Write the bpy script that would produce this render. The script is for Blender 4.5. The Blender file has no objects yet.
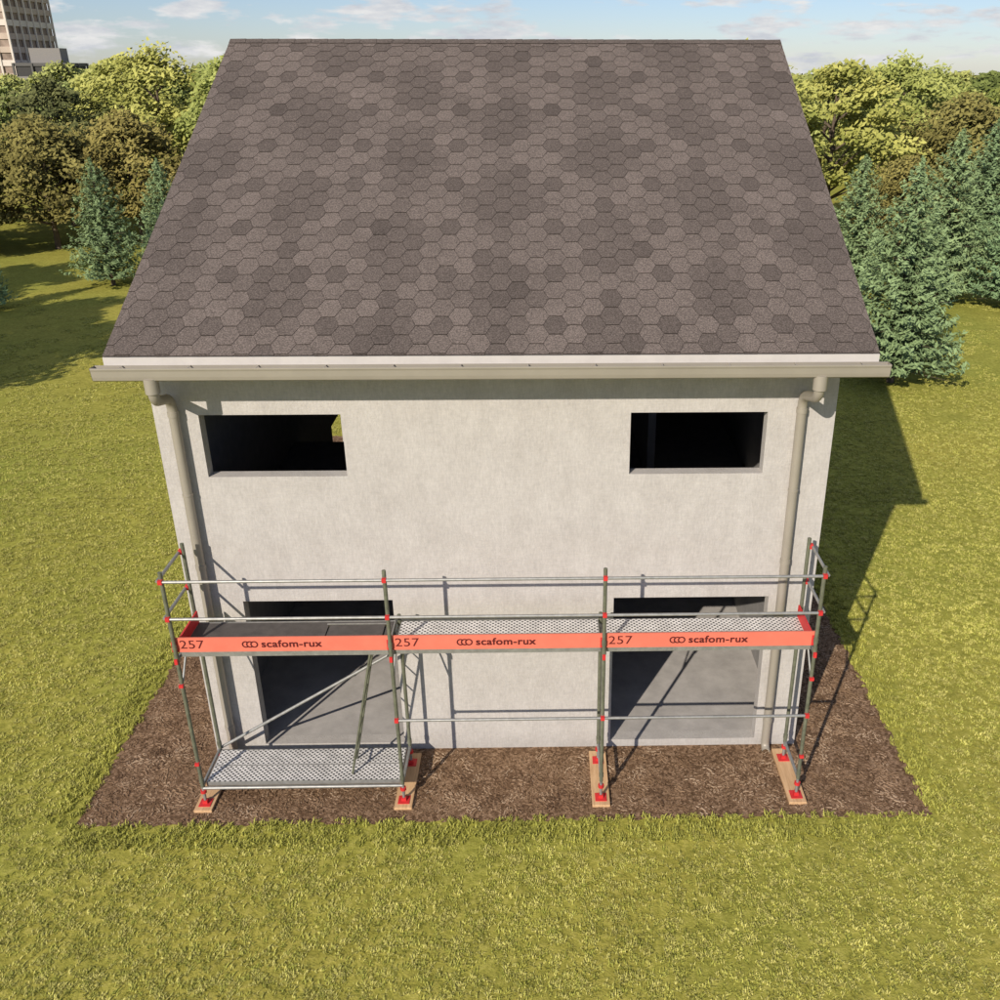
import bpy, bmesh, math, random
import numpy as np
from mathutils import Vector, Matrix
random.seed(7); rng=np.random.default_rng(7)
sc=bpy.context.scene
col=sc.collection

# ------------------------------------------------------------ helpers
def new_obj(name,me,parent=None,loc=None):
    o=bpy.data.objects.new(name,me); col.objects.link(o)
    if parent: o.parent=parent
    if loc is not None: o.location=loc
    return o
def empty(name):
    return new_obj(name,None)
def mesh(name,V,F,mats=(),mi=None,smooth=False):
    me=bpy.data.meshes.new(name); me.from_pydata([tuple(v) for v in V],[],[tuple(f) for f in F])
    for m in mats: me.materials.append(m)
    if mi is not None: me.polygons.foreach_set('material_index',mi)
    if smooth: me.polygons.foreach_set('use_smooth',[True]*len(me.polygons))
    me.update(); return me
class Geo:
    def __init__(s): s.V=[];s.F=[];s.M=[];s.S=[]
    def add(s,V,F,m=0,sm=False):
        b=len(s.V); s.V+= [tuple(v) for v in V]; s.F+=[tuple(b+i for i in f) for f in F]; s.M+=[m]*len(F); s.S+=[sm]*len(F)
    def box(s,x0,x1,y0,y1,z0,z1,m=0):
        V=[(x,y,z) for z in(z0,z1) for y in(y0,y1) for x in(x0,x1)]
        s.add(V,[(0,2,3,1),(4,5,7,6),(0,1,5,4),(2,6,7,3),(0,4,6,2),(1,3,7,5)],m)
    def tube(s,a,b,r,m=0,n=12,r2=None,caps=True):
        a=Vector(a);b=Vector(b);r2=r if r2 is None else r2
        d=(b-a).normalized(); t=d.orthogonal().normalized(); w=d.cross(t)
        V=[]
        for p,rr in((a,r),(b,r2)):
            for i in range(n):
                an=2*math.pi*i/n; V.append(p+(t*math.cos(an)+w*math.sin(an))*rr)
        s.add(V,[(i,(i+1)%n,n+(i+1)%n,n+i) for i in range(n)],m,True)
        if caps: s.add(V,[tuple(range(n-1,-1,-1)),tuple(range(n,2*n))],m)
    def path(s,P,r,m=0,n=14):
        P=[Vector(p) for p in P]; V=[];F=[]
        up=None
        for k,p in enumerate(P):
            d=((P[min(k+1,len(P)-1)]-P[max(k-1,0)])).normalized()
            t=Vector((1,0,0)) if up is None else up
            t=(t-d*t.dot(d)).normalized(); up=t; w=d.cross(t)
            rr=r[k] if isinstance(r,(list,tuple)) else r
            for i in range(n):
                an=2*math.pi*i/n; V.append(p+(t*math.cos(an)+w*math.sin(an))*rr)
        for k in range(len(P)-1):
            F+=[(k*n+i,k*n+(i+1)%n,(k+1)*n+(i+1)%n,(k+1)*n+i) for i in range(n)]
        s.add(V,F,m,True)
    def obj(s,name,mats,parent=None,loc=None,bevel=0):
        me=mesh(name,s.V,s.F,mats,s.M)
        me.polygons.foreach_set('use_smooth',s.S)
        o=new_obj(name,me,parent,loc)
        if bevel:
            b=o.modifiers.new('bevel','BEVEL'); b.width=bevel; b.segments=2; b.limit_method='ANGLE'
        return o

def mat(name,rgb,rough=.8,metal=0,spec=.3):
    m=bpy.data.materials.new(name); m.use_nodes=True; nt=m.node_tree
    b=nt.nodes['Principled BSDF']
    b.inputs['Base Color'].default_value=(*rgb,1); b.inputs['Roughness'].default_value=rough
    b.inputs['Metallic'].default_value=metal; b.inputs['Specular IOR Level'].default_value=spec
    return m,nt,b
def N(nt,t,**k):
    n=nt.nodes.new(t)
    for a,v in k.items(): setattr(n,a,v)
    return n
def coord(nt,scale=(1,1,1),out='Object'):
    tc=N(nt,'ShaderNodeTexCoord'); mp=N(nt,'ShaderNodeMapping'); mp.inputs['Scale'].default_value=scale
    nt.links.new(tc.outputs[out],mp.inputs['Vector']); return mp.outputs['Vector']
def noise(nt,vec,scale,detail=4,rough=.55):
    n=N(nt,'ShaderNodeTexNoise'); n.inputs['Scale'].default_value=scale; n.inputs['Detail'].default_value=detail; n.inputs['Roughness'].default_value=rough
    nt.links.new(vec,n.inputs['Vector']); return n.outputs['Fac']
def ramp(nt,fac,stops):
    r=N(nt,'ShaderNodeValToRGB'); e=r.color_ramp.elements
    while len(e)<len(stops): e.new(.5)
    for i,(p,c) in enumerate(stops):
        e[i].position=p; e[i].color=(*c,1) if len(c)==3 else c
    nt.links.new(fac,r.inputs['Fac']); return r.outputs['Color']
def mix(nt,a,b,fac=None,f=.5,mode='MIX'):
    m=N(nt,'ShaderNodeMix',data_type='RGBA',blend_type=mode); m.inputs[0].default_value=f
    if fac is not None: nt.links.new(fac,m.inputs[0])
    for v,i in((a,6),(b,7)):
        if isinstance(v,tuple): m.inputs[i].default_value=(*v,1)
        else: nt.links.new(v,m.inputs[i])
    return m.outputs[2]
def bump(nt,b,h,strength=.3,dist=.02):
    n=N(nt,'ShaderNodeBump'); n.inputs['Strength'].default_value=strength; n.inputs['Distance'].default_value=dist
    nt.links.new(h,n.inputs['Height']); nt.links.new(n.outputs['Normal'],b.inputs['Normal'])
g3=lambda v:(v,v,v)

# ------------------------------------------------------------ materials
def M_plaster():
    m,nt,b=mat('plaster',(.5,.48,.45),.9)
    v=coord(nt)
    a=noise(nt,coord(nt,(2.2,2.2,1.4)),1.6,4,.7)
    c=ramp(nt,a,[(.3,(.445,.415,.385)),(.7,(.515,.485,.452))])
    a2=noise(nt,coord(nt,(14,14,3.5)),3,4,.8)
    c=mix(nt,c,ramp(nt,a2,[(.3,g3(.86)),(.7,g3(1.07))]),f=1,mode='MULTIPLY')
    a3=noise(nt,coord(nt,(3,3,16)),3,4,.8)
    c=mix(nt,c,ramp(nt,a3,[(.3,g3(.93)),(.7,g3(1.05))]),f=1,mode='MULTIPLY')
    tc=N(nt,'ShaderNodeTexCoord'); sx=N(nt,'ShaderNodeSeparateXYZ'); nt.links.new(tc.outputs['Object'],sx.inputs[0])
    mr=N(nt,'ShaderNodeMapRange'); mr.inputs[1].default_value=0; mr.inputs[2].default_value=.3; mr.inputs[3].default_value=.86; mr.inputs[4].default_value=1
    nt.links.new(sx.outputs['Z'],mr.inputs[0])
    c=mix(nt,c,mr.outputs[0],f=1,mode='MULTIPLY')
    nt.links.new(c,b.inputs['Base Color'])
    bump(nt,b,noise(nt,v,45,3,.8),.5,.012)
    return m
def M_simple(name,rgb,rough=.8,metal=0,var=.12,scale=6,bs=0,spec=.3):
    m,nt,b=mat(name,rgb,rough,metal,spec)
    v=coord(nt); a=noise(nt,v,scale,4,.65)
    lo=tuple(x*(1-var) for x in rgb); hi=tuple(min(1,x*(1+var)) for x in rgb)
    nt.links.new(ramp(nt,a,[(.3,lo),(.7,hi)]),b.inputs['Base Color'])
    if bs: bump(nt,b,noise(nt,v,scale*10,3),bs,.01)
    return m
def M_shingle():
    m,nt,b=mat('bitumen_shingle',(.12,.11,.1),.95,0,.1)
    at=N(nt,'ShaderNodeAttribute'); at.attribute_name='tone'
    v=coord(nt)
    sp=ramp(nt,noise(nt,v,60,2,.85),[(.34,g3(.55)),(.5,g3(.98)),(.66,g3(1.6))])
    c=mix(nt,at.outputs['Color'],sp,f=1,mode='MULTIPLY')
    c=mix(nt,c,ramp(nt,noise(nt,v,1.3,3),[(.3,g3(.92)),(.7,g3(1.07))]),f=1,mode='MULTIPLY')
    nt.links.new(c,b.inputs['Base Color'])
    return m
def M_grass():
    m,nt,b=mat('lawn',(.1,.13,.02),1,0,.05)
    v=coord(nt)
    fine=noise(nt,v,9,4,.8); mid=noise(nt,v,2.0,3,.7); big=noise(nt,v,.13,3,.6)
    c1=ramp(nt,fine,[(.3,(.19,.19,.034)),(.5,(.32,.305,.062)),(.68,(.43,.395,.105))])
    c2=ramp(nt,mid,[(.3,g3(.84)),(.7,g3(1.12))])
    c=mix(nt,c1,c2,f=1,mode='MULTIPLY')
    c=mix(nt,c,ramp(nt,big,[(.35,(.88,.95,.85)),(.65,(1.12,1.05,1.0))]),f=1,mode='MULTIPLY')
    nt.links.new(c,b.inputs['Base Color'])
    bump(nt,b,fine,.5,.05)
    return m
def M_blade():
    m,nt,b=mat('grass_blade',(.2,.22,.05),.8,0,.1)
    at=N(nt,'ShaderNodeAttribute'); at.attribute_name='tone'
    geo=N(nt,'ShaderNodeNewGeometry')
    w=noise(nt,geo.outputs['Position'],.6,3,.7)
    w2=noise(nt,geo.outputs['Position'],5,2,.7)
    c=ramp(nt,at.outputs['Fac'],[(0,(.27,.28,.05)),(.5,(.40,.39,.082)),(1,(.55,.50,.155))])
    c=mix(nt,c,ramp(nt,w,[(.35,g3(.88)),(.65,g3(1.12))]),f=1,mode='MULTIPLY')
    c=mix(nt,c,ramp(nt,w2,[(.35,g3(.80)),(.65,g3(1.15))]),f=1,mode='MULTIPLY')
    nt.links.new(c,b.inputs['Base Color'])
    return m
def M_soil():
    m,nt,b=mat('soil',(.1,.06,.04),1,0,.1)
    v=coord(nt)
    vo=N(nt,'ShaderNodeTexVoronoi'); vo.inputs['Scale'].default_value=28; nt.links.new(v,vo.inputs['Vector'])
    c=ramp(nt,vo.outputs['Color'],[(.1,(.115,.066,.036)),(.5,(.22,.134,.077)),(.9,(.36,.235,.145))])
    c=mix(nt,c,ramp(nt,noise(nt,v,40,3,.8),[(.3,g3(.55)),(.7,g3(1.3))]),f=1,mode='MULTIPLY')
    nt.links.new(c,b.inputs['Base Color'])
    bump(nt,b,noise(nt,v,30,3,.8),.8,.03)
    return m
def M_rand(name,stops,rough=.9):
    m,nt,b=mat(name,stops[0][1],rough,0,.12)
    oi=N(nt,'ShaderNodeObjectInfo'); nt.links.new(ramp(nt,oi.outputs['Random'],stops),b.inputs['Base Color'])
    return m
def M_leaf(name,dark,light,trans=.25):
    m,nt,b=mat(name,light,.8,0,.1)
    at=N(nt,'ShaderNodeAttribute'); at.attribute_name='tone'
    oi=N(nt,'ShaderNodeObjectInfo')
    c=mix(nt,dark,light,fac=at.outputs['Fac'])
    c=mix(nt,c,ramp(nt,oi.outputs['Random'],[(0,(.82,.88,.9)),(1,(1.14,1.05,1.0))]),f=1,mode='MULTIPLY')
    nt.links.new(c,b.inputs['Base Color'])
    if trans:
        tr=N(nt,'ShaderNodeBsdfTranslucent'); nt.links.new(c,tr.inputs['Color'])
        ms=N(nt,'ShaderNodeMixShader'); ms.inputs[0].default_value=trans
        out=nt.nodes['Material Output']
        nt.links.new(b.outputs[0],ms.inputs[1]); nt.links.new(tr.outputs[0],ms.inputs[2]); nt.links.new(ms.outputs[0],out.inputs[0])
    return m
def M_deck():
    m,nt,b=mat('perforated_steel',(.5,.5,.5),.55,.1)
    v=coord(nt,(1,1,0))
    vo=N(nt,'ShaderNodeTexVoronoi'); vo.inputs['Scale'].default_value=21; vo.inputs['Randomness'].default_value=.0
    rot=N(nt,'ShaderNodeMapping'); rot.inputs['Rotation'].default_value=(0,0,math.pi/4); nt.links.new(v,rot.inputs['Vector'])
    nt.links.new(rot.outputs[0],vo.inputs['Vector'])
    c=ramp(nt,vo.outputs['Distance'],[(.27,(.06,.06,.06)),(.36,(.74,.71,.67))])
    c=mix(nt,c,ramp(nt,noise(nt,v,5,3),[(.3,g3(.78)),(.7,g3(1.08))]),f=1,mode='MULTIPLY')
    nt.links.new(c,b.inputs['Base Color'])
    return m
def M_wood():
    m,nt,b=mat('pine_board',(.5,.3,.16),.75)
    v=coord(nt,(22,1.5,22)); c=ramp(nt,noise(nt,v,1.5,5,.6),[(.3,(.48,.29,.145)),(.7,(.68,.45,.25))])
    nt.links.new(c,b.inputs['Base Color']); return m

plaster=M_plaster(); shingle=M_shingle(); soil=M_soil()
inner=M_simple('concrete_floor',(.40,.375,.35),.85,var=.16,scale=3,bs=.2)
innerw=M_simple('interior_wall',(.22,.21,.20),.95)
white=M_simple('white_fascia',(.52,.485,.45),.6,var=.05)
under=M_simple('roof_underlay',(.03,.025,.022),.95)
guttm=M_simple('gutter_metal',(.35,.315,.26),.45,.2,var=.06,scale=2)
galv=M_simple('galvanised_steel',(.33,.325,.305),.45,.5,var=.18,scale=14)
olive=M_simple('post_steel',(.165,.17,.12),.5,.3,var=.25,scale=12)
red=M_simple('red_paint',(.58,.035,.035),.45,var=.12)
toe=M_simple('toe_board_paint',(.72,.175,.115),.5,var=.08,scale=3)
dkred=M_simple('dark_print',(.10,.012,.012),.6)
ply=M_simple('dark_plywood',(.085,.076,.070),.7,var=.2,scale=8)
deckm=M_deck(); wood=M_wood()
bark=M_simple('bark',(.12,.09,.065),.95,var=.3,scale=5)

# ------------------------------------------------------------ house
WL,WR,WY,BY=-.195,7.949,1.077,12.10
T=.18
ye,ze,yr,zr=.436,5.907,6.59,9.131
SL=(zr-ze)/(yr-ye)
yb=2*yr-ye
house=empty('plastered_house')
def grid_wall(G,us,zs,solid,fn,t,m=0):
    nu,nz=len(us)-1,len(zs)-1
    S=lambda i,j: 0<=i<nu and 0<=j<nz and solid(i,j)
    for i in range(nu):
        for j in range(nz):
            if not S(i,j): continue
            a,b,c,d=us[i],us[i+1],zs[j],zs[j+1]
            q=lambda l:G.add([fn(*p) for p in l],[(0,1,2,3)],m)
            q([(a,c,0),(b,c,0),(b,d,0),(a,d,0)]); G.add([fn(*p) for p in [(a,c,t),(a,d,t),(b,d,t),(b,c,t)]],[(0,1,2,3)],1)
            if not S(i-1,j): q([(a,c,0),(a,d,0),(a,d,t),(a,c,t)])
            if not S(i+1,j): q([(b,c,0),(b,c,t),(b,d,t),(b,d,0)])
            if not S(i,j-1): q([(a,c,0),(a,c,t),(b,c,t),(b,c,0)])
            if not S(i,j+1): q([(a,d,0),(b,d,0),(b,d,t),(a,d,t)])
G=Geo()
us=[WL,.33,.50,2.02,2.44,5.33,5.48,7.13,7.37,WR]; zs=[0,.12,2.43,4.19,4.99,6.02]
def solid(i,j):
    uc=(us[i]+us[i+1])/2
    if j==1 and (.50<uc<2.44 or 5.33<uc<7.37): return False
    if j==3 and (.33<uc<2.02 or 5.48<uc<7.13): return False
    return True
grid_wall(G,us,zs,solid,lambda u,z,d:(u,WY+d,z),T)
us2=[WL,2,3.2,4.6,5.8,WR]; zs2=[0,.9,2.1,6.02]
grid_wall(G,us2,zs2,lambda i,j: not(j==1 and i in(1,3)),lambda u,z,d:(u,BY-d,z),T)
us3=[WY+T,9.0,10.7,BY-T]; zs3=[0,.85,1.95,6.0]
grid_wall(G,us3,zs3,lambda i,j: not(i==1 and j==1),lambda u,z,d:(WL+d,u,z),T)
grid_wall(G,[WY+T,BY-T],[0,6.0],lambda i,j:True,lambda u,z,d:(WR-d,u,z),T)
for x0,x1 in((WL,WL+T),(WR-T,WR)):
    pr=[(WY+T+.001,6.0),(BY-T-.001,6.0),(BY-T-.001,ze+(yb-BY+T)*SL-.14),(yr,zr-.14),(WY+T+.001,ze+(WY+T-ye)*SL-.14)]
    V=[(x0,y,z) for y,z in pr]+[(x1,y,z) for y,z in pr]
    G.add(V,[(4,3,2,1,0),(5,6,7,8,9),(2,3,8,7),(3,4,9,8)],0)
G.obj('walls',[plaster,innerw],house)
G=Geo(); G.box(WL+T,WR-T,WY+T+.001,BY-T,.0,.118); 
G.box(WL+T,WR-T,WY+T+.002,6.2,2.52,2.68,1); G.box(1.4,WR-T,6.201,BY-T,2.52,2.68,1)
G.box(3.8,3.95,WY+T+.003,BY-T,.119,2.519,1)
G.box(6.05,6.17,4.2,8.0,2.681,5.95,1)
G.obj('floors',[inner,innerw],house)
RL,RR=-.339,8.143
G=Geo()
pr=[(ye,ze-.012),(yr,zr-.012),(yb,ze-.012),(yb,ze-.13),(yr,zr-.13-.03),(ye,ze-.13)]
V=[(RL,y,z) for y,z in pr]+[(RR,y,z) for y,z in pr]
G.add(V,[(0,1,2,3,4,5)[::-1],(6,7,8,9,10,11)],1)
G.add(V,[(0,6,7,1),(1,7,8,2)],0); G.add(V,[(2,8,9,3),(3,9,10,4),(4,10,11,5),(5,11,6,0)],1)
G.box(RL,RR,ye-.022,ye-.002,5.70,5.885,1); G.box(RL,RR,ye,WY-.002,5.70,5.72,1)
G.box(RL,RR,yb+.002,yb+.022,5.70,5.885,1); G.box(RL,RR,BY+.002,yb,5.70,5.72,1)
G.obj('roof_deck',[under,white],house)
# shingles: flat-bottom hexagonal tabs
W=.285; H=.30; px=W*.75
slope_len=math.hypot(yr-ye,zr-ze)
ct,st=(yr-ye)/slope_len,(zr-ze)/slope_len
V=[];F=[];C=[]
def clip(P,f):
    out=[]
    for k in range(len(P)):
        a,b=P[k],P[(k+1)%len(P)]; fa,fb=f(a),f(b)
        if fa>=0: out.append(a)
        if fa*fb<0:
            t=fa/(fa-fb); out.append(tuple(a[q]+(b[q]-a[q])*t for q in range(3)))
    return out
for side in(0,1):
    ncol=int((RR-RL)/px)+3; nrow=int(slope_len/H)+3
    for i in range(-1,ncol):
        for j in range(-1,nrow):
            cx=RL+i*px; cs=j*H+(H/2 if i%2 else 0)
            g=.0048
            hw=W/2-g; qw=W/4-g*.6+.006; hh=H/2-g
            P=[(cx-hw,cs,.5),(cx-qw,cs-hh,1),(cx+qw,cs-hh,1),(cx+hw,cs,.5),(cx+qw,cs+hh,0),(cx-qw,cs+hh,0)]
            for f in(lambda p:p[0]-RL,lambda p:RR-p[0],lambda p:p[1]+.015,lambda p:slope_len-.004-p[1]):
                P=clip(P,f) if P else P
            if len(P)<3: continue
            u,v=cx/px, cs/H
            def loz(u,v,pu,pv,ru,rv,ou=0,ov=0):
                best=9
                for a in range(-1,2):
                    ku=round((u-ou)/pu)+a
                    vv=v-ov-(pv/2 if ku%2 else 0)
                    dv=abs(vv-round(vv/pv)*pv)
                    best=min(best,abs(u-ou-ku*pu)/ru+dv/rv)
                return best
            A=loz(u,v,6,6,2.2,2.6,.3,.5); Bq=loz(u,v,3,3,.6,.45,0,0)
            t=1.03+.05*random.uniform(-1,1)
            if A<1: t*=.78
            elif A<1.3 and random.random()<.6: t*=.87
            elif Bq<1 : t*=.74
            r=random.random()
            if r<.05: t*=.84
            elif r>.92: t*=1.06
            b=len(V)
            for (x,s,l) in P:
                h=.002+.006*l
                y=ye+s*ct-st*h; z=ze+s*st+ct*h
                if side: y=2*yr-y
                V.append((x,y,z))
            n=len(P)
            V+= [(x,y,z-.011) for x,y,z in V[b:b+n]]
            top=tuple(range(b,b+n)); 
            fs=[top]+[(b+k,b+n+k,b+n+(k+1)%n,b+(k+1)%n) for k in range(n)]
            if side: fs=[f[::-1] for f in fs]
            F+=fs; C+=[t]+[t*.4]*n
me=mesh('shingles',V,F,[shingle])
at=me.attributes.new('tone','FLOAT_COLOR','FACE')
base=np.array([.139,.113,.098])
ca=np.ones((len(F),4)); ca[:,:3]=base[None]*np.array(C)[:,None]
at.data.foreach_set('color',ca.ravel())
new_obj('shingles',me,house)
G=Geo()
for k in range(34):
    x0=RL+k*(RR-RL)/34; x1=x0+(RR-RL)/34-.004
    for s in(-1,1):
        a=(yr,zr+.016); b=(yr+s*.11,zr+.016-.11*SL)
        vs=[(x0,a[0],a[1]),(x1,a[0],a[1]+.004),(x1,b[0],b[1]+.004),(x0,b[0],b[1])]
        G.add(vs,[(0,1,2,3) if s<0 else (3,2,1,0)])
o=G.obj('ridge_cap',[shingle],house)
a2=o.data.attributes.new('tone','FLOAT_COLOR','FACE'); a2.data.foreach_set('color',[.11,.09,.078,1]*len(o.data.polygons))
def gutter(name,sgn,yo):
    G=Geo()
    prof=[(.125,5.80),(.125,5.70),(.115,5.665),(.09,5.645),(.04,5.645),(.018,5.66),(.008,5.70),(.0,5.765),(-.008,5.785),(-.008,5.80),(.002,5.803)]
    inn=[(.006,5.795),(.012,5.765),(.018,5.70),(.026,5.668),(.044,5.654),(.088,5.654),(.108,5.672),(.118,5.70),(.118,5.80)]
    allp=prof+inn
    x0,x1=RL-.10,RR+.10
    n=len(allp)
    V=[(x0,yo+sgn*p[0],p[1]) for p in allp]+[(x1,yo+sgn*p[0],p[1]) for p in allp]
    F=[(i,(i+1)%n,n+(i+1)%n,n+i) for i in range(n)]
    G.add(V,F)
    for x,e in((x0,-.003),(x1,.003)):
        cap=[(x+e,yo+sgn*p[0],p[1]) for p in prof]
        G.add(cap,[tuple(range(len(cap)))]); 
    for k in range(12):
        xx=x0+.3+k*(x1-x0-.6)/11
        G.box(xx-.008,xx+.008,min(yo,yo+sgn*.12),max(yo,yo+sgn*.12),5.795,5.799)
    return G.obj(name,[guttm],house)
gutter('gutter',1,.287); gutter('rear_gutter',-1,2*yr-.287)
for x0,x1 in((.16,.075),(7.50,7.51)):
    G=Geo(); yw=WY-.09; yo=.355
    def bez(a,b,c,n=7):
        a,b,c=map(Vector,(a,b,c)); return [a*(1-t)**2+b*2*t*(1-t)+c*t*t for t in np.linspace(0,1,n)]
    P=[(x0,yo,5.66)]+bez((x0,yo,5.52),(x0,yo,5.41),(x0+(x1-x0)*.2,yo+.12,5.37))+bez((x1-(x1-x0)*.15,yw-.14,5.27),(x1,yw,5.22),(x1,yw,5.08))+[(x1,yw,.16)]+bez((x1,yw,.14),(x1,yw,.05),(x1,yw-.10,.03))
    G.path(P,.058,n=18)
    G.tube((x0,yo,5.67),(x0,yo,5.50),.078,n=18)
    for z in(5.04,3.0,.5): G.tube((x1,yw,z-.03),(x1,yw,z+.03),.065,n=18)
    for z in(4.0,2.0): 
        G.tube((x1,yw,z-.012),(x1,yw,z+.012),.064,n=18); G.box(x1-.012,x1+.012,yw+.05,WY-.002,z-.012,z+.012)
    G.obj('downspout',[guttm],house)

# ------------------------------------------------------------ scaffold
scaf=empty('facade_scaffold')
B=2.57; D=.73; ZD=2.35; ZT=3.46
G=Geo()
r=.0242
for i in range(4):
    x=i*B
    for y in(0,D):
        top=ZT if (y==0 or i in(0,3)) else 2.42
        G.tube((x,y,.32),(x,y,top),r,0)
        G.tube((x,y,.05),(x,y,.40),.019,1); G.tube((x,y,.22),(x,y,.26),.04,2,n=8)
        G.box(x-.075,x+.075,y-.075,y+.075,.0465,.054,2)
        G.box(x-.03,x+.03,y-.03,y+.03,.054,.10,2)
        for z in (.42,ZD-.04,2.44):
            if z<top: G.tube((x,y,z-.03),(x,y,z+.03),.030,0,n=12)
    for z in(.33,ZD-.09): G.tube((x,0,z),(x,D,z),.02,1)
    G.tube((x,.02,1.9),(x,D*.45,ZD-.1),.013,1); G.tube((x,D-.02,1.9),(x,D*.55,ZD-.1),.013,1)
    for z in([ZD+.5,ZD+1.0,ZD-1] if i else [ZD+.5,ZD+1.0]): G.box(x-.024,x+.024,-.058,-.012,z-.026,z+.026,2)
    G.box(x-.018,x+.018,-.05,-.012,ZD-.13,ZD-.06,2)
def rail(a,b,m=1,rr=.019): G.tube(a,b,rr,m)
for i in range(3):
    x0,x1=i*B,(i+1)*B
    for z in(ZD+.5,ZD+1.0): rail((x0+.027,-.035,z),(x1-.027,-.035,z))
    if i>0: rail((x0+.027,-.035,ZD-1),(x1-.027,-.035,ZD-1))
for x in(0,3*B):
    for z in(ZD+.5,ZD+1.0):
        s=-.045 if x==0 else .045
        rail((x+s,-.02,z),(x+s,D+.02,z))
        G.box(x-.02+s*.7,x+.02+s*.7,D-.03,D+.03,z-.03,z+.03,2)
    for z in(.70,1.9): G.box(x-.026,x+.026,-.048,-.01,z-.02,z+.02,2)
rail((0,.0,.29),(B,.0,.29),1,.021); rail((0,D,.29),(B,D,.29),1,.021)
rail((.0,D+.04,.32),(B,D+.04,1.90),1,.021)
G.obj('frames_and_rails',[olive,galv,red],scaf)
def deck(x0,x1,z,name):
    G=Geo()
    for y0,y1 in((.055,.362),(.372,.68)):
        n=3
        w=(y1-y0)
        for k in range(n):
            a=y0+w*k/n+.004; b=y0+w*(k+1)/n-.004
            G.box(x0,x1,a,b,z-.012,z)
        G.box(x0,x1,y0,y1,z-.018,z-.0125,1)
        G.box(x0,x1,y0-.004,y0,z-.07,z+.002,1); G.box(x0,x1,y1,y1+.004,z-.07,z+.002,1)
        G.box(x0-.012,x0-.001,y0,y1,z-.07,z-.004,1); G.box(x1+.001,x1+.012,y0,y1,z-.07,z-.004,1)
    return G.obj(name,[deckm,galv],scaf)
deck(.045,B-.045,.345,'steel_deck_lower')
deck(B+.045,2*B-.045,ZD,'steel_deck_upper_a'); deck(2*B+.045,3*B-.045,ZD,'steel_deck_upper_b')
G=Geo()
G.box(.05,1.70,.06,.68,ZD-.012,ZD); G.box(1.70,B-.05,.06,.13,ZD-.012,ZD); G.box(1.70,B-.05,.61,.68,ZD-.012,ZD); G.box(B-.14,B-.05,.13,.61,ZD-.012,ZD)
G.box(1.72,B-.16,.15,.59,ZD-.008,ZD+.006)
for y in(.05,.69): G.box(.04,B-.04,y-.012,y+.012,ZD-.07,ZD+.006,1)
G.box(.038,.05,.062,.678,ZD-.07,ZD+.005,1); G.box(B-.05,B-.038,.062,.678,ZD-.07,ZD+.005,1)
G.box(1.68,B-.12,.612,.63,ZD+.001,ZD+.012,1)
G.obj('access_deck',[ply,galv],scaf)
G=Geo()
for y in(.16,.46): G.tube((1.90,y,.36),(2.30,y,2.30),.016)
for k in range(7):
    t=.08+k*.135; p=(1.90+.40*t,.16,.36+1.94*t); G.tube(p,(p[0],.46,p[2]),.011)
G.obj('ladder',[olive],scaf)
G=Geo()
for i in range(3): G.box(i*B-.0,(i+1)*B-.012,.026,.046,ZD+.004,ZD+.20,0)
for x in(.03,3*B-.05): G.box(x,x+.02,.05,D-.03,ZD+.004,ZD+.17,1)
for i in range(4): G.box(i*B-.045,i*B+.03,.018,.025,ZD+.01,ZD+.15,1)
G.obj('toe_boards',[toe,red],scaf)
def text(s,x,z,size,off=.0):
    c=bpy.data.curves.new('print_'+s.replace(' ','_'),'FONT'); c.body=s; c.size=size; c.offset=off; c.extrude=.0008
    c.space_character=1.05
    c.materials.append(dkred)
    o=bpy.data.objects.new('toe_board_print',c); col.objects.link(o); o.parent=scaf
    o.location=(x,.0235,z); o.rotation_euler=(math.pi/2,0,0); return o
for i in range(3):
    t=text('257',i*B+.05,ZD+.055,.165); t.scale.x=1.15
    k=0
    for dz in(0,.003,-.003):
        for dx in(0,.006): 
            t=text('scafom-rux',i*B+1.02+dx,ZD+.065+dz,.135); t.scale.x=1.12; t.location.y-=.0002*k; k+=1
    G=Geo()
    for k in range(3):
        cx=i*B+.84+k*.05; n=20
        ra=np.linspace(.6,2*math.pi-.6,n) if k<2 else np.linspace(0,2*math.pi,n)
        V=[]
        for a in ra:
            for rr in(.047,.030): V.append((cx+rr*math.cos(a),.0228-.0003*k,ZD+.105+rr*math.sin(a)))
        F=[(2*q,2*q+1,2*q+3,2*q+2) for q in range(n-1)]; G.add(V,F)
    G.obj('toe_board_logo',[dkred],scaf)
G=Geo()
for i in range(4):
    x=i*B; G.box(x-.115,x+.115,-.14,.93,.005,.046)
o=G.obj('sole_boards',[wood],scaf,bevel=.003)

# ------------------------------------------------------------ ground
lawn=M_grass()
me=mesh('ground',[(-900,-300,0),(900,-300,0),(900,1500,0),(-900,1500,0)],[(0,1,2,3)],[lawn]); new_obj('ground',me)
X0,X1,Y0,Y1=-1.573,9.393,-.363,13.6
P=[]
def edge(a,b,n):
    for k in range(n):
        t=k/n; P.append((a[0]+(b[0]-a[0])*t+random.uniform(-.035,.035),a[1]+(b[1]-a[1])*t+random.uniform(-.035,.035),.004))
edge((X0,Y0),(X1,Y0),180);edge((X1,Y0),(X1,Y1),220);edge((X1,Y1),(X0,Y1),180);edge((X0,Y1),(X0,Y0),220)
me=mesh('soil_bed',P,[tuple(range(len(P)))],[soil]); bed=new_obj('soil_bed',me)

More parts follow.
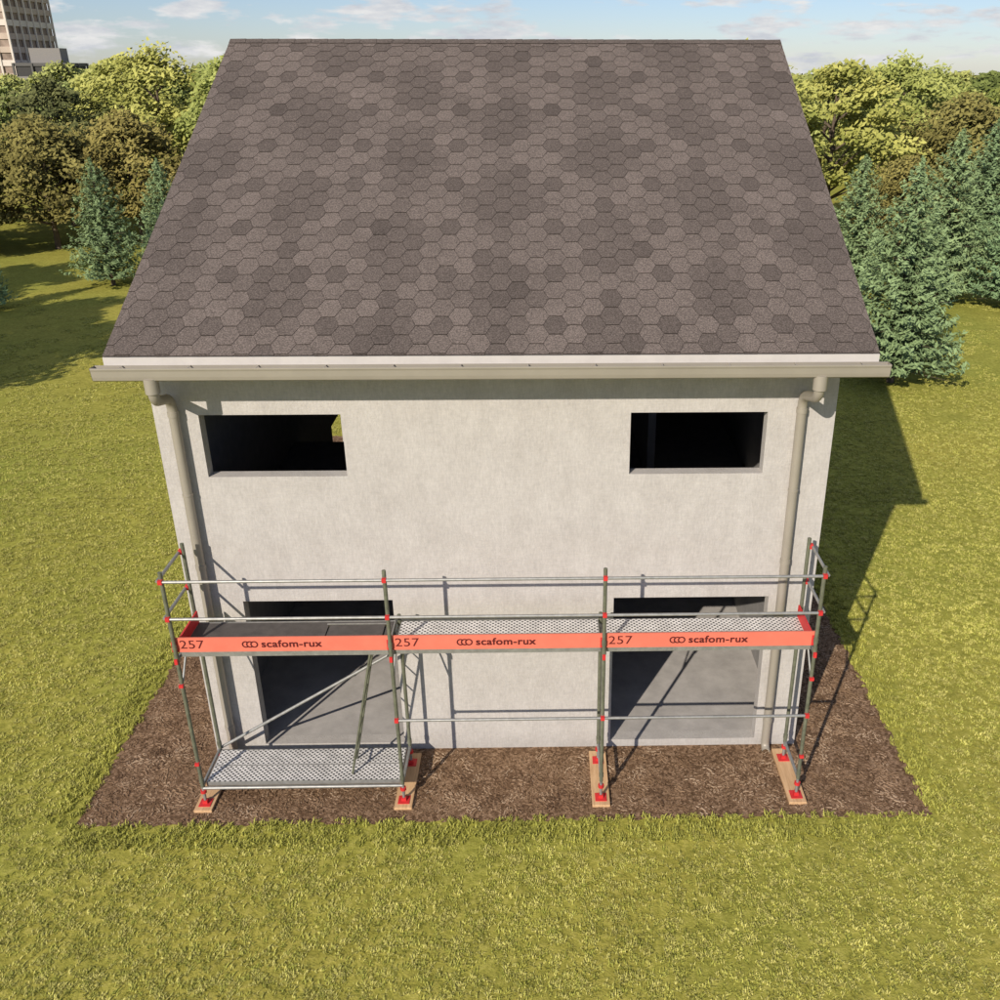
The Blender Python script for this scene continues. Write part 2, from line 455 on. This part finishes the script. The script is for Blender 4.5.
def scatter(name,pts,proto,smin,smax,tilt=.0,parent=None):
    me=bpy.data.meshes.new(name); me.from_pydata([tuple(p) for p in pts],[],[]); o=new_obj(name,me,parent)
    ng=bpy.data.node_groups.new(name+'_nodes','GeometryNodeTree')
    ng.interface.new_socket('Geometry',in_out='INPUT',socket_type='NodeSocketGeometry'); ng.interface.new_socket('Geometry',in_out='OUTPUT',socket_type='NodeSocketGeometry')
    gi=ng.nodes.new('NodeGroupInput'); go=ng.nodes.new('NodeGroupOutput')
    ip=ng.nodes.new('GeometryNodeInstanceOnPoints'); oi=ng.nodes.new('GeometryNodeObjectInfo'); oi.inputs['Object'].default_value=proto; oi.inputs['As Instance'].default_value=True
    rr=ng.nodes.new('FunctionNodeRandomValue'); rr.data_type='FLOAT_VECTOR'; rr.inputs[0].default_value=(-tilt,-tilt,0); rr.inputs[1].default_value=(tilt,tilt,6.283)
    rs=ng.nodes.new('FunctionNodeRandomValue'); rs.data_type='FLOAT'; rs.inputs[2].default_value=smin; rs.inputs[3].default_value=smax
    rs.inputs['Seed'].default_value=3
    L=ng.links.new
    L(gi.outputs[0],ip.inputs['Points']); L(oi.outputs['Geometry'],ip.inputs['Instance']); L(rr.outputs[0],ip.inputs['Rotation']); L(rs.outputs[1],ip.inputs['Scale']); L(ip.outputs[0],go.inputs[0])
    md=o.modifiers.new('scatter','NODES'); md.node_group=ng
    return o
# lawn sod prototypes: many short blades grouped in uneven tufts
blade=M_blade()
def sod(name,R,ntuft,hs):
    V=[];F=[];C=[]
    for q in range(ntuft):
        a=random.uniform(0,6.28); rr=R*math.sqrt(random.random()); tx,ty=rr*math.cos(a),rr*math.sin(a)
        tc=random.random(); th=random.uniform(.7,1.3)
        for k in range(9):
            a=random.uniform(0,6.28); rr=random.uniform(0,.045); bx,by=tx+rr*math.cos(a),ty+rr*math.sin(a)
            h=random.uniform(.012,.034)*hs*th; lean=random.uniform(.015,.05)*th; a2=random.uniform(0,6.28); w=.0062
            dx,dy=math.cos(a2),math.sin(a2); nx,ny=-dy*w,dx*w
            b=len(V)
            V+=[(bx-nx,by-ny,-.005),(bx+nx,by+ny,-.005),(bx+dx*lean*.5+nx*.8,by+dy*lean*.5+ny*.8,h*.75),(bx+dx*lean*.5-nx*.8,by+dy*lean*.5-ny*.8,h*.75),(bx+dx*lean,by+dy*lean,h)]
            F+=[(b,b+1,b+2,b+3),(b+3,b+2,b+4)]; c=min(1,max(0,tc+random.uniform(-.2,.2))); C+=[c,c]
    me=mesh(name,V,F,[blade]); at=me.attributes.new('tone','FLOAT','FACE'); at.data.foreach_set('value',C); return me
sodo=new_obj('lawn_sod',sod('lawn_sod',.34,56,.85),loc=(-60,-60,0))
tufto=new_obj('grass_tuft',sod('grass_tuft',.03,2,1.5),loc=(-62,-60,0))
pts=[];y=-6.0
while y<30:
    half=7.5+(y+9.6)*.68; st_=.44*(1+max(0,(y-6))*.03)
    x=4.2-half
    while x<4.2+half:
        px_,py_=x+random.uniform(-.13,.13),y+random.uniform(-.13,.13)
        if not((X0-.31<px_<X1+.31)and(Y0-.31<py_<Y1+.31)) and random.random()<1-max(0,(y-14))/18: pts.append((px_,py_,0))
        x+=st_
    y+=st_
grass=scatter('grass',pts,sodo,.85,1.1,.0)
sodo.parent=grass
ep=[]
for (a,b) in(((X0,Y0),(X1,Y0)),((X1,Y0),(X1,9)),((X0,Y0),(X0,9))):
    L_=math.hypot(b[0]-a[0],b[1]-a[1])
    for k in range(int(L_*95)):
        t=random.random(); off=random.uniform(-.04,.40)
        if a[1]==b[1]: ep.append((a[0]+(b[0]-a[0])*t,Y0-off,0))
        else: ep.append((a[0]+(off if a[0]>0 else -off),a[1]+(b[1]-a[1])*t,0))
ed=scatter('grass_edge',ep,tufto,.5,1.15,.1,grass); tufto.parent=grass
chipm=M_rand('bark_chip',[(0,(.09,.052,.03)),(.4,(.20,.124,.07)),(.75,(.30,.195,.118)),(1,(.44,.32,.215))])
G=Geo()
for q in range(14):
    a=random.uniform(0,6.28); rr=.14*math.sqrt(random.random()); cx,cy=rr*math.cos(a),rr*math.sin(a); an=random.uniform(0,3.14); s=random.uniform(.4,1.2); tz=random.uniform(0,.4)
    base_=[(-.02,-.006,0),(.018,-.008,0),(.022,.007,.002),(-.016,.008,0),(-.018,-.005,.006),(.016,-.006,.005),(.019,.006,.007),(-.014,.006,.006)]
    G.add([(cx+s*(x*math.cos(an)-y*math.sin(an)),cy+s*(x*math.sin(an)+y*math.cos(an)),s*z+.01*tz*(x>0)) for x,y,z in base_],[(4,5,6,7),(0,1,5,4),(1,2,6,5),(2,3,7,6),(3,0,4,7)])
chip=G.obj('soil_chip',[chipm],loc=(-60,-61,0))
n=5200
x=rng.uniform(X0+.12,X1-.12,n); y=rng.uniform(Y0+.12,8,n)
keep=~((x>WL-.16)&(x<WR+.16)&(y>WY-.16))
pts=np.stack([x,y,np.full(n,.005)],1)[keep]
chips=scatter('soil_chips',pts,chip,.7,1.2,.0,bed); chip.parent=chips

# ------------------------------------------------------------ trees
def leaves(cent,nrm,size,aspect,tone):
    n=len(cent)
    nrm=nrm/np.linalg.norm(nrm,axis=1,keepdims=True)
    ref=rng.normal(size=(n,3)); t=np.cross(nrm,ref); t/=np.linalg.norm(t,axis=1,keepdims=True); b=np.cross(nrm,t)
    s=size[:,None]
    V=np.stack([cent-t*s,cent-b*s*aspect+t*s*.1,cent+t*s,cent+b*s*aspect+t*s*.1],1).reshape(-1,3)
    return V,tone
def finish(name,G,LV,tone,leafm):
    nb=len(G.V); nl=len(LV)//4
    V=np.concatenate([np.array(G.V).reshape(-1,3),LV]); me=bpy.data.meshes.new(name)
    F=G.F+[tuple(nb+4*i+k for k in range(4)) for i in range(nl)]
    me.from_pydata(V.tolist(),[],F)
    me.materials.append(bark); me.materials.append(leafm)
    me.polygons.foreach_set('material_index',[0]*len(G.F)+[1]*nl)
    at=me.attributes.new('tone','FLOAT','FACE'); at.data.foreach_set('value',np.concatenate([np.zeros(len(G.F)),tone]).astype(np.float32))
    me.update(); return me
def deciduous(name,h,rad,leafm,nclump=75,nleaf=150,ls=.13,base=.22,flat=.42):
    G=Geo()
    hb=h*base
    top=(rng.normal(0,.15),rng.normal(0,.15),h*.85)
    G.path([(0,0,-.1),(.03,0,hb*.5),(top[0]*.3,top[1]*.3,hb),(top[0]*.7,top[1]*.7,h*.6),top],[h*.028,h*.022,h*.019,h*.011,h*.003],n=8)
    Vs=[];T=[]
    lob=rng.uniform(0,6.28,3)
    for c in range(nclump):
        u=(c+.5)/nclump; zz=hb+(h-hb)*(.04+.93*u)
        prof=math.sin(min(1,(u*.85+.18))*math.pi)**.6
        a=c*2.399+rng.normal(0,.3); 
        wob=1+.18*math.sin(2*a+lob[0]+u*4)+.12*math.sin(5*a+lob[1]-u*6)
        rr=rad*prof*(.5+.5*math.sqrt(rng.random()))*wob
        p=np.array([rr*math.cos(a),rr*math.sin(a),zz+rng.normal(0,h*.025)])
        if c%2==0:
            z0=max(hb*.8,zz-rr*.6)
            G.path([(top[0]*z0/h,top[1]*z0/h,z0),(p[0]*.5,p[1]*.5,(z0+zz)/2+.1),tuple(p)],[h*.008,h*.005,h*.0015],n=5)
        cr=rad*(.22+.16*rng.random())
        q=rng.normal(size=(nleaf,3)); q/=np.linalg.norm(q,axis=1,keepdims=True); q*=(rng.random((nleaf,1))**.45)*cr
        q[:,2]*=flat; q[:,2]-=.25*(q[:,0]**2+q[:,1]**2)/cr
        cen=p+q
        nr=np.array([-.3,-.55,1.])+rng.normal(0,.45,(nleaf,3))+.4*p*np.array([1,1,0])/rad
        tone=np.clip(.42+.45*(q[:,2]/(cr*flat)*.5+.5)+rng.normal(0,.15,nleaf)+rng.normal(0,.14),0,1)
        v,t=leaves(cen,nr,ls*(.6+.8*rng.random(nleaf)),.5,tone); Vs.append(v);T.append(t)
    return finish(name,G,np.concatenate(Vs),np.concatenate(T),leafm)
def spruce(name,h,rad,leafm,levels=26,nb=9,ns=62,ls=.075):
    G=Geo(); G.path([(0,0,-.1),(0,0,h*.4),(0,0,h*.99)],[h*.018,h*.012,.01],n=8)
    Vs=[];T=[]
    for l in range(levels):
        u=l/(levels-1); z=h*(.07+.91*u); R=rad*((1-u)**.75)*(.85+.3*rng.random())+.06
        nbb=max(4,int(nb*(1-u*.45)))
        for k in range(nbb):
            a=2*math.pi*(k+rng.random()*.7)/nbb+l*1.3; Rk=R*(.7+.5*rng.random())
            drop=-.12*Rk+.35*Rk*u
            nn=max(10,int(ns*(Rk/rad)**.8))
            s=rng.random(nn)**.75
            side=rng.normal(0,.17,nn)*Rk*(1.15-s)
            rr=s*Rk
            dz=drop*s+ .25*Rk*s**3 + rng.normal(0,.05,nn)
            dx,dy=math.cos(a),math.sin(a)
            cen=np.stack([rr*dx-side*dy,rr*dy+side*dx,z+dz+.1*Rk],1)
            nr=np.stack([rng.normal(0,.5,nn)+dx*.5-.15,rng.normal(0,.5,nn)+dy*.5-.3,np.ones(nn)],1)
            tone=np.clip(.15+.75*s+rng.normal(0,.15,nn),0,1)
            v,t=leaves(cen,nr,ls*(.6+.9*rng.random(nn))*(1.25-.4*u),.34,tone); Vs.append(v);T.append(t)
            if l%2==0 : G.tube((0,0,z),(dx*Rk*.8,dy*Rk*.8,z+drop*.8+.1*Rk),.02*(1-u)+.004,n=4,r2=.003,caps=False)
    q=np.zeros((60,3)); q[:,2]=h*(.94+.07*rng.random(60)); q[:,:2]=rng.normal(0,.03,(60,2))
    v,t=leaves(q,rng.normal(size=(60,3))+np.array([1,0,.2]),np.full(60,.05),.3,np.full(60,.7)); Vs.append(v);T.append(t)
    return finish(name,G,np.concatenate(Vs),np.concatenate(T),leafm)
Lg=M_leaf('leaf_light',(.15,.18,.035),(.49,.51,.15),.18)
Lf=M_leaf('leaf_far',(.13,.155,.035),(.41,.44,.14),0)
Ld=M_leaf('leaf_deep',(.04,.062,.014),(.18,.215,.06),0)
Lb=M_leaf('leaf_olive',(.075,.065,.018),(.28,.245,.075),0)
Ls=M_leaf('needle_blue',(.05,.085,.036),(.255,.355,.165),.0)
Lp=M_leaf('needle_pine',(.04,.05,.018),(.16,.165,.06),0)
D1=[deciduous('decid_a',9.5,4.2,Lg,70,150,.16),deciduous('decid_b',9.2,3.8,Lg,62,150,.16,.26)]
DF=[deciduous('decid_far_a',9.5,4.3,Lf,55,75,.25),deciduous('decid_far_b',9.0,3.9,Lf,50,75,.25,.26),deciduous('decid_far_c',8.8,3.9,Ld,50,75,.25,.26)]
D2=[deciduous('decid_deep',8.4,3.4,Ld,65,140,.15)]
D3=[deciduous('decid_olive',6.3,3.2,Lb,75,150,.125,.24,.6)]
S1=[spruce('spruce_a',6.6,1.95,Ls,30,11,90,.078),spruce('spruce_b',6.0,1.85,Ls,28,11,80,.08)]
P1=[deciduous('pine',8.0,3.0,Lp,60,140,.13,.4,.5)]
def put(kind,me,x,y,s=1,rot=None,parent=None,sz=1):
    o=new_obj(kind,me,parent,(x,y,0)); o.scale=(s,s,s*sz); o.rotation_euler=(0,0,random.uniform(-.6,.6) if rot is None else rot); return o
put('spruce_tree',S1[0],15.0,18.0,.98); put('spruce_tree',S1[1],20.6,29,1.10); put('spruce_tree',S1[0],22.9,27.6,.93); put('spruce_tree',S1[1],17.6,31,.92)
put('spruce_tree',S1[1],-14.6,32.7,.88,2.2); put('spruce_tree',S1[0],-17.5,28,.45); put('spruce_tree',S1[0],-13.3,36.5,.75)
put('spruce_tree',S1[1],26,38,1.1)
for x,y,m,s,k in [(-21.3,42,D3[0],1.0,'olive_leaved_tree'),(-17.6,44,D3[0],1.02,'olive_leaved_tree'),(-25.5,40,D3[0],.9,'olive_leaved_tree'),
    (-27,44,D2[0],1.02,'deciduous_tree'),(-31,50,D2[0],1.04,'deciduous_tree'),(-24,50,P1[0],1.0,'pine_tree'),
    (-19.0,53,D1[0],1.03,'deciduous_tree'),(-13.0,50,D1[1],1.05,'deciduous_tree'),(-24,60,D1[1],1.03,'deciduous_tree'),(-8,57,D1[0],.98,'deciduous_tree'),
    (-20.5,16,D2[0],1.0,'deciduous_tree'),(-18.2,12.6,D2[0],.95,'deciduous_tree'),(-26,23,D2[0],1.05,'deciduous_tree'),(-31,31,D2[0],1.0,'deciduous_tree'),
    (14.5,42,D1[0],1.0,'deciduous_tree'),(20.5,46,D1[1],1.0,'deciduous_tree'),(9,52,D1[1],1.0,'deciduous_tree'),(26,52,D1[0],.97,'deciduous_tree'),(33,50,D1[1],.95,'deciduous_tree'),
    (27,44,D3[0],1.15,'olive_leaved_tree'),(31,60,D1[0],.92,'deciduous_tree'),(22,38,D3[0],.75,'olive_leaved_tree')]:
    put(k,m,x,y,s)
far=empty('distant_trees')
pool=[DF[0],DF[1],DF[2],DF[0],DF[1]]
for row,(yy,dx) in enumerate([(72,7),(84,8),(100,9),(125,11)]):
    x=-40-yy*.55
    while x<50+yy*.6:
        m=random.choice(pool); s=random.uniform(.8,1.0)
        put('tree',m,x+random.uniform(-2,2),yy+random.uniform(-4,4),s,None,far)
        x+=dx*random.uniform(.7,1.1)

# ------------------------------------------------------------ distant buildings
conc=M_simple('tower_concrete',(.46,.37,.30),.8,var=.15,scale=.2)
pale=M_simple('tower_pale_panel',(.62,.55,.48),.7,var=.1,scale=.3)
glass=M_simple('tower_glass',(.28,.215,.175),.8,var=.4,scale=.35,spec=.1)
def tower(name,x0,x1,y0,y1,fl,fh,bay,mats,sp=1.35):
    e=empty(name); G=Geo(); h=fl*fh
    G.box(x0+.3,x1-.3,y0+.3,y1-.3,0,h,2)
    for k in range(fl+1):
        z=k*fh; G.box(x0,x1,y0,y1,z-.0,z+sp,0 if k%3 else 1)
    nx=int((x1-x0)/bay)
    for k in range(nx+1):
        x=x0+k*(x1-x0)/nx
        for yy in(y0-.25,y1-.15): G.box(x-.22,x+.22,yy,yy+.4,0,h+sp-.05,1)
    ny=int((y1-y0)/bay)
    for k in range(ny+1):
        y=y0+k*(y1-y0)/ny
        for xx in(x0-.25,x1-.15): G.box(xx,xx+.4,y-.22,y+.22,0,h+sp-.03,1)
    G.box(x0+3,x1-3,y0+3,y1-3,h+sp,h+4,0)
    G.obj('facade',mats,e)
    return e
tower('tower_block',-162,-126,250,274,16,3.0,3.2,[conc,pale,glass])
dark=M_simple('dark_cladding',(.10,.095,.09),.7)
dglass=M_simple('dark_glass',(.045,.043,.042),.7)
mid_=M_simple('grey_cladding',(.22,.205,.19),.7)
tower('office_building',-124.5,-111,246,256,3,3.0,4,[mid_,dark,dglass],.7)

# ------------------------------------------------------------ light & sky
d=Vector((.81,1.55,-1)).normalized()
el=math.asin(-d.z); az=math.atan2(-d.x,-d.y)
su=bpy.data.lights.new('sun','SUN'); su.energy=5.0; su.angle=math.radians(.5); su.color=(1,.915,.80)
so=bpy.data.objects.new('sun',su); col.objects.link(so); so.rotation_euler=d.to_track_quat('-Z','Y').to_euler(); so.location=(-20,-30,30)
w=bpy.data.worlds.new('World'); sc.world=w; w.use_nodes=True; nt=w.node_tree
bg=nt.nodes['Background']; bg.inputs['Strength'].default_value=.088
sky=N(nt,'ShaderNodeTexSky',sky_type='NISHITA'); sky.sun_disc=False; sky.sun_elevation=el; sky.sun_rotation=az
sky.air_density=1.0; sky.dust_density=.2; sky.ozone_density=2.5
tc=N(nt,'ShaderNodeTexCoord'); mp=N(nt,'ShaderNodeMapping'); mp.inputs['Scale'].default_value=(1,1,4.2); mp.inputs['Location'].default_value=(.37,.1,.22)
nt.links.new(tc.outputs['Generated'],mp.inputs['Vector'])
skyc=mix(nt,sky.outputs[0],(.86,.93,1.20),f=1,mode='MULTIPLY')
cn=noise(nt,mp.outputs['Vector'],15,7,.55)
mask=ramp(nt,cn,[(.50,(0,0,0)),(.60,(.95,.95,.95))])
shade=ramp(nt,noise(nt,mp.outputs['Vector'],26,5,.6),[(.35,(6.6,6.9,7.5)),(.65,(9.4,9.3,9.2))])
c=mix(nt,skyc,shade,fac=mask)
nt.links.new(c,bg.inputs['Color'])

# ------------------------------------------------------------ camera
pi_,ya,ro=math.radians(24.569),math.radians(1.244),math.radians(.074)
fw=Vector((math.sin(ya)*math.cos(pi_),math.cos(ya)*math.cos(pi_),-math.sin(pi_)))
r0=Vector((math.cos(ya),-math.sin(ya),0)); u0=r0.cross(fw)
rt=r0*math.cos(ro)+u0*math.sin(ro); up=-r0*math.sin(ro)+u0*math.cos(ro)
cam=bpy.data.cameras.new('camera'); cam.sensor_width=36; cam.lens=36*.945127; cam.shift_x=-.0659; cam.clip_end=3000
co=bpy.data.objects.new('camera',cam); col.objects.link(co)
co.matrix_world=Matrix(((rt.x,up.x,-fw.x,4.468),(rt.y,up.y,-fw.y,-9.642),(rt.z,up.z,-fw.z,8.747),(0,0,0,1)))
sc.camera=co
sc.view_settings.view_transform='Standard'; sc.view_settings.look='None'; sc.view_settings.exposure=0
